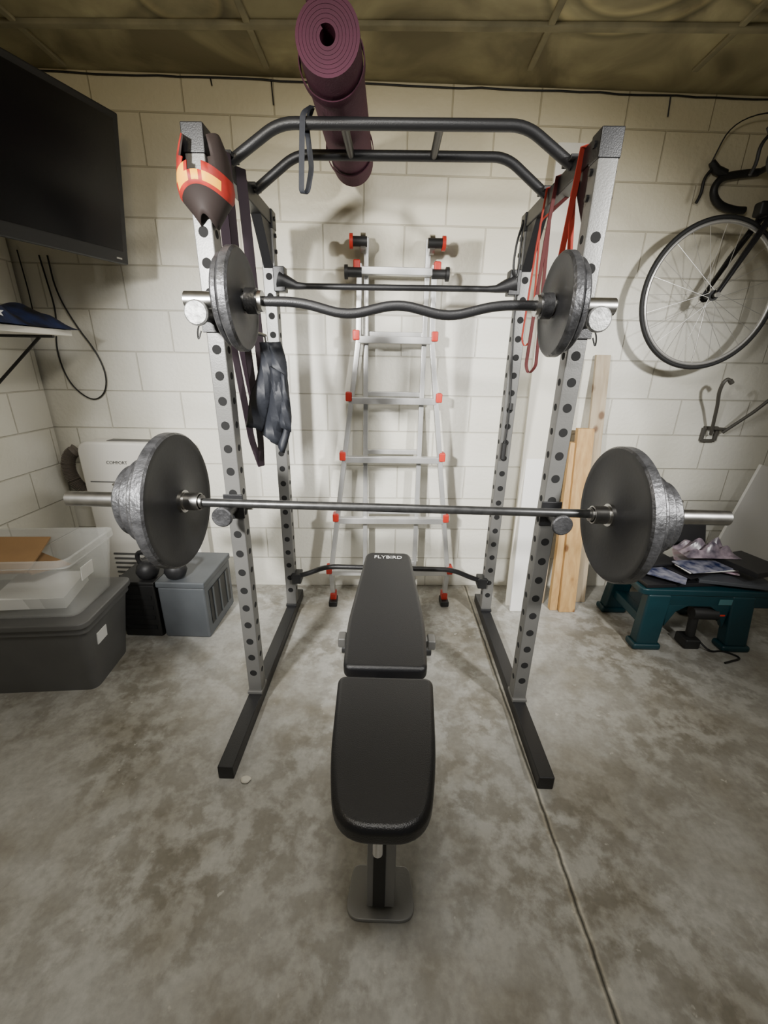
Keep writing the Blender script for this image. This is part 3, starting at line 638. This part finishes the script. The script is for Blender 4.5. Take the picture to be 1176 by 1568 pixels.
for d_,nm in ((.345,'near'),(.02,'far')):
    pts=[W(bx+.02,d_,bz),W(bx-.08,d_,bz-.01),W(bx-.16,d_,bz-.025),W(bx-.185,d_,bz-.08),W(bx-.14,d_,bz-.135),W(bx-.05,d_,bz-.155),W(bx,d_,bz-.155)]
    tube('drop_'+nm,bk,pts,.0165,M_blackpl,rad=.05)
    tube('brake_hood_'+nm,bk,[W(bx-.14,d_,bz-.01),W(bx-.19,d_,bz+.005),W(bx-.22,d_,bz+.035)],[.018,.019,.014],M_blackpl)
    tube('brake_lever_'+nm,bk,[W(bx-.205,d_,bz+.015),W(bx-.24,d_,bz-.03),W(bx-.235,d_,bz-.09),W(bx-.25,d_,bz-.13)],.007,M_blackpl,rad=.03,n=8)
    tube('brake_cable_'+nm,bk,[W(bx-.22,d_,bz+.035),W(bx-.18,d_*.9+.02,bz+.18),W(bx+.02,d_*.6+.06,bz+.22),W(bx+.10,D,bz+.02)],.003,M_cable,rad=.12,n=6)
tube('brake_cable_down',bk,[W(bx+.02,D+.03,bz),W(bx+.10,D+.09,bz-.02),W(bx+.06,D+.06,bz-.12),W(hx+.145,D+.02,hz+.39)],.003,M_cable,rad=.06,n=6)
for xx in (1.98,2.22):
    tube('wall_hanger_%d'%(xx*100),bk,[W(xx,0,hz+.43),W(xx,D+.03,hz+.475),W(xx,D+.03,hz+.53)],.008,M_black,rad=.02,n=8)
# ---------------------------------------------------------------- folding bike wall hook
hk=grp('bike_wall_hook'); M_hook=mat('grey_vinyl_rod',(.07,.065,.055),.5)
tube('arm_a',hk,[W(1.865,.03,1.03),W(1.80,.10,1.20),W(1.765,.13,1.27),W(1.755,.15,1.32),W(1.775,.15,1.345),W(1.80,.15,1.325)],.009,M_hook,rad=.02,n=10)
tube('arm_b',hk,[W(1.93,.03,1.04),W(2.02,.10,1.17),W(2.07,.13,1.25),W(2.075,.15,1.30),W(2.05,.15,1.325),W(2.03,.15,1.30)],.009,M_hook,rad=.02,n=10)
rods('cross_rod',hk,[(W(1.845,.03,1.065),W(1.955,.03,1.06),.009)],M_hook)
for a,b in (((1.83,.99),(1.91,.99)),((1.91,.99),(1.91,1.065)),((1.91,1.065),(1.83,1.065)),((1.83,1.065),(1.83,.99))):
    beam('plate_%d_%d'%(a[0]*100,a[1]*1000),hk,W(a[0],.01,a[1]),W(b[0],.01,b[1]),.018,.018,M_hook,up=(0,1,0))
rods('cap_balls',hk,[(W(1.79,.15,1.335),W(1.805,.15,1.32),.012),(W(2.04,.15,1.31),W(2.025,.15,1.295),.012)],M_hook)
# ---------------------------------------------------------------- hanging items
rb=grp('resistance_band')
xr=X0-A
ribbon('loop',rb,[(xr+.03,1.55,1.99),(xr+.03,1.56,1.60),(xr+.045,1.60,1.10),(xr+.03,1.63,.98),(xr+.01,1.60,1.10),(xr-.03,1.57,1.60),(xr-.03,1.55,1.99),(xr,1.55,2.0),(xr+.03,1.55,1.99)],.03,M_bandd,wdir=(.6,1,0),sm=.02)
rb2=grp('resistance_band.001')
ribbon('loop',rb2,[(xr+.035,1.66,1.99),(xr+.05,1.66,1.5),(xr+.06,1.66,1.17),(xr+.035,1.66,1.14),(xr+.02,1.66,1.2),(xr-.032,1.66,1.6),(xr-.032,1.66,1.99),(xr,1.66,2.0),(xr+.035,1.66,1.99)],.04,M_bandd,wdir=(.8,1,0),sm=.02)
xr=X0+A
M_bandm=mat('latex_maroon',(.07,.012,.012),.55)
for i,(y_,zb,m,w) in enumerate(((1.50,1.62,M_bandr,.024),(1.70,1.36,M_bandm,.016),(1.80,1.46,M_bandr,.008))):
    g=grp('resistance_band.%03d'%(i+2)) 
    ribbon('loop',g,[(xr-.03,y_,1.99),(xr-.04,y_+.01,1.8),(xr-.055,y_,zb+.03),(xr-.04,y_,zb),(xr-.02,y_-.01,zb+.03),(xr-.03,y_+.03,1.9),(xr+.03,y_,1.95),(xr+.03,y_,1.99),(xr,y_,2.0),(xr-.03,y_,1.99)],w,m,wdir=(1,.6,0),sm=.015)
cd=grp('exercise_cord')
tube('cord',cd,[(xr-.04,YB-.04,1.95),(xr-.035,YB-.035,1.6),(xr+.0,YB-.036,1.2),(xr-.01,YB-.036,.95)],.004,M_cable,rad=.2,n=6)
rods('clips',cd,[((xr,YB-.037,1.22),(xr,YB-.037,1.19),.010),((xr-.01,YB-.04,1.03),(xr-.01,YB-.04,.95),.013)],M_blackpl)
tube('top_loop',cd,[(xr-.04,YB-.04,1.95),(xr-.06,YB-.05,1.88),(xr-.065,YB-.05,1.78),(xr-.04,YB-.04,1.74),(xr-.035,YB-.04,1.8)],.005,M_cable,rad=.04,n=6)
po=grp('nylon_pouch')
bm=bmesh.new(); V=[]
for i in range(18):
    row=[]
    v=i/17
    for j in range(16):
        u=j/15-.5
        w=.05+.09*min(1,v*1.5)-.03*max(0,v-.8)*5*.5
        cx=-.440-.030*v+.02*math.sin(3*v)
        row.append(bm.verts.new((cx+u*w,1.56+.018*math.sin(u*14+v*4)*(.4+v)+.01*math.sin(v*9),1.455-.30*v-.09*(u+.3)*v-.02*abs(math.sin(u*9))*v)))
    V.append(row)
for i in range(17):
    for j in range(15): bm.faces.new((V[i][j],V[i+1][j],V[i+1][j+1],V[i][j+1]))
o=finish(bm,'bag',po,M_cloth,smooth=True); sd=o.modifiers.new('s','SOLIDIFY'); sd.thickness=.022
bm=bmesh.new(); V=[]
for i in range(10):
    row=[]; v=i/9
    for j in range(6):
        u=j/5-.5; row.append(bm.verts.new((-.405+u*.05+.008*v,1.53+.01*math.sin(u*8+v*5),1.36-.20*v-.03*u)))
    V.append(row)
for i in range(9):
    for j in range(5): bm.faces.new((V[i][j],V[i+1][j],V[i+1][j+1],V[i][j+1]))
o=finish(bm,'flap',po,M_cloth,smooth=True); sd=o.modifiers.new('s','SOLIDIFY'); sd.thickness=.008
rods('hanger_hook',po,[((X0-A+.03,1.42,1.50),(-.45,1.56,1.475),.006),((-.45,1.56,1.475),(-.445,1.56,1.43),.006)],M_steel)
# cap draped over the front left upright
cp=grp('baseball_cap')
M_cr=mat('cap_red',(.42,.022,.012),.6,col2=(.16,.010,.008),scale=14); M_cy=mat('cap_yellow',(.85,.38,.015),.6); M_ck=mat('cap_black',(.02,.012,.010),.7)
bm=bmesh.new(); cx,cy=X0-A+.018,1.395
prof=[(1.955,.050,.056),(1.93,.060,.062),(1.905,.068,.068),(1.875,.074,.074),(1.852,.076,.078),(1.830,.072,.076),(1.822,.066,.070),(1.80,.048,.056),(1.775,.030,.046),(1.762,.022,.044)]
n=48; R=[]
for k,(z,rx,ry) in enumerate(prof):
    R.append([bm.verts.new((cx+rx*math.cos(2*math.pi*i/n),cy+ry*math.sin(2*math.pi*i/n),z+(.012*math.cos(4*math.pi*i/n) if z>1.9 else -.014*math.cos(4*math.pi*i/n)))) for i in range(n)])
for k in range(len(prof)-1):
    for i in range(n):
        a=2*math.pi*(i+.5)/n; front=abs(((a-3*math.pi/2+math.pi)%(2*math.pi))-math.pi)
        if k<2 and front<.70: continue
        if k==2 and front<.50: continue
        if k==3 and front<.25: continue
        f=bm.faces.new((R[k][i],R[k][(i+1)%n],R[k+1][(i+1)%n],R[k+1][i]))
        if k<2: f.material_index=(0 if math.pi*.75<a<math.pi*1.25 else 2)
        elif k==2: f.material_index=(0 if math.pi*.75<a<math.pi*1.4 else 2)
        elif k==3: f.material_index=1 if math.pi*1.12<a<math.pi*1.36 else 0
        elif k==4: f.material_index=1 if (front<.95 and not(.1<front<.25)) else 0
        elif k==5: f.material_index=0
        else: f.material_index=2
o=finish(bm,'crown',cp,[M_cr,M_cy,M_ck],smooth=True); sd=o.modifiers.new('s','SOLIDIFY'); sd.thickness=.003
pb=grp('floor_pebble'); bm=bmesh.new(); bmesh.ops.create_icosphere(bm,subdivisions=3,radius=.014)
for v in bm.verts: v.co.x*=1.3*(1+.1*math.sin(v.co.y*300)); v.co.z*=.5; v.co+=Vector((-.485,1.03,.007))
finish(bm,'stone',pb,M_panel,smooth=True)
# ---------------------------------------------------------------- lights
def spot(n,loc,tgt,e,ang,blend,r,col):
    l=bpy.data.lights.new(n,'SPOT'); l.energy=e; l.spot_size=math.radians(ang); l.spot_blend=blend; l.shadow_soft_size=r; l.color=col
    o=bpy.data.objects.new(n,l); link(o); o.location=loc; o.rotation_euler=(Vector(tgt)-Vector(loc)).to_track_quat('-Z','Y').to_euler()
def area(n,loc,tgt,e,sx,sy,col):
    l=bpy.data.lights.new(n,'AREA'); l.shape='RECTANGLE'; l.size=sx; l.size_y=sy; l.energy=e; l.color=col
    o=bpy.data.objects.new(n,l); link(o); o.location=loc; o.rotation_euler=(Vector(tgt)-Vector(loc)).to_track_quat('-Z','Y').to_euler()
spot('garage_lamp_left',(-1.1,-.3,1.9),(-.15,2.4,.90),620,66,1,.09,(1,.985,.95))
spot('garage_lamp_right',(1.7,-.1,2.1),(.40,2.4,.90),440,72,1,.09,(1,.985,.95))
area('overhead_fill',(0,.4,2.45),(0,1.4,0),20,.5,.5,(1,.98,.94))  # soft fill added overhead to brighten floor and bench, not a known fixture
l=bpy.data.lights.new('warm_fill','POINT'); l.energy=8; l.color=(1,.82,.5); l.shadow_soft_size=.08  # added fill out of view, warms the ceiling and upper wall
o=bpy.data.objects.new('warm_fill',l); link(o); o.location=(-.5,.6,2.15)
wd_=bpy.data.worlds.new('world'); S.world=wd_; wd_.use_nodes=True; wd_.node_tree.nodes['Background'].inputs[0].default_value=(.93,.95,1,1); wd_.node_tree.nodes['Background'].inputs[1].default_value=.11
# ---------------------------------------------------------------- camera
cam=bpy.data.cameras.new('camera'); co=bpy.data.objects.new('camera',cam); link(co)
cam.sensor_fit='VERTICAL'; cam.sensor_height=24; cam.lens=24*631.7028/1568; cam.clip_start=.02
p,y,r=0.3512,0.0149,0.0186
cps,sps=math.cos(p),math.sin(p)
fw=Vector((0,cps,-sps));up=Vector((0,sps,cps));rtv=Vector((1,0,0))
Mz=Matrix.Rotation(y,3,'Z'); fw=Mz@fw;up=Mz@up;rtv=Mz@rtv
r2=rtv*math.cos(r)+up*math.sin(r); u2=-rtv*math.sin(r)+up*math.cos(r)
Mm=Matrix((r2,u2,-fw)).transposed().to_4x4(); Mm.translation=(0,0,1.4)
co.matrix_world=Mm
S.camera=co
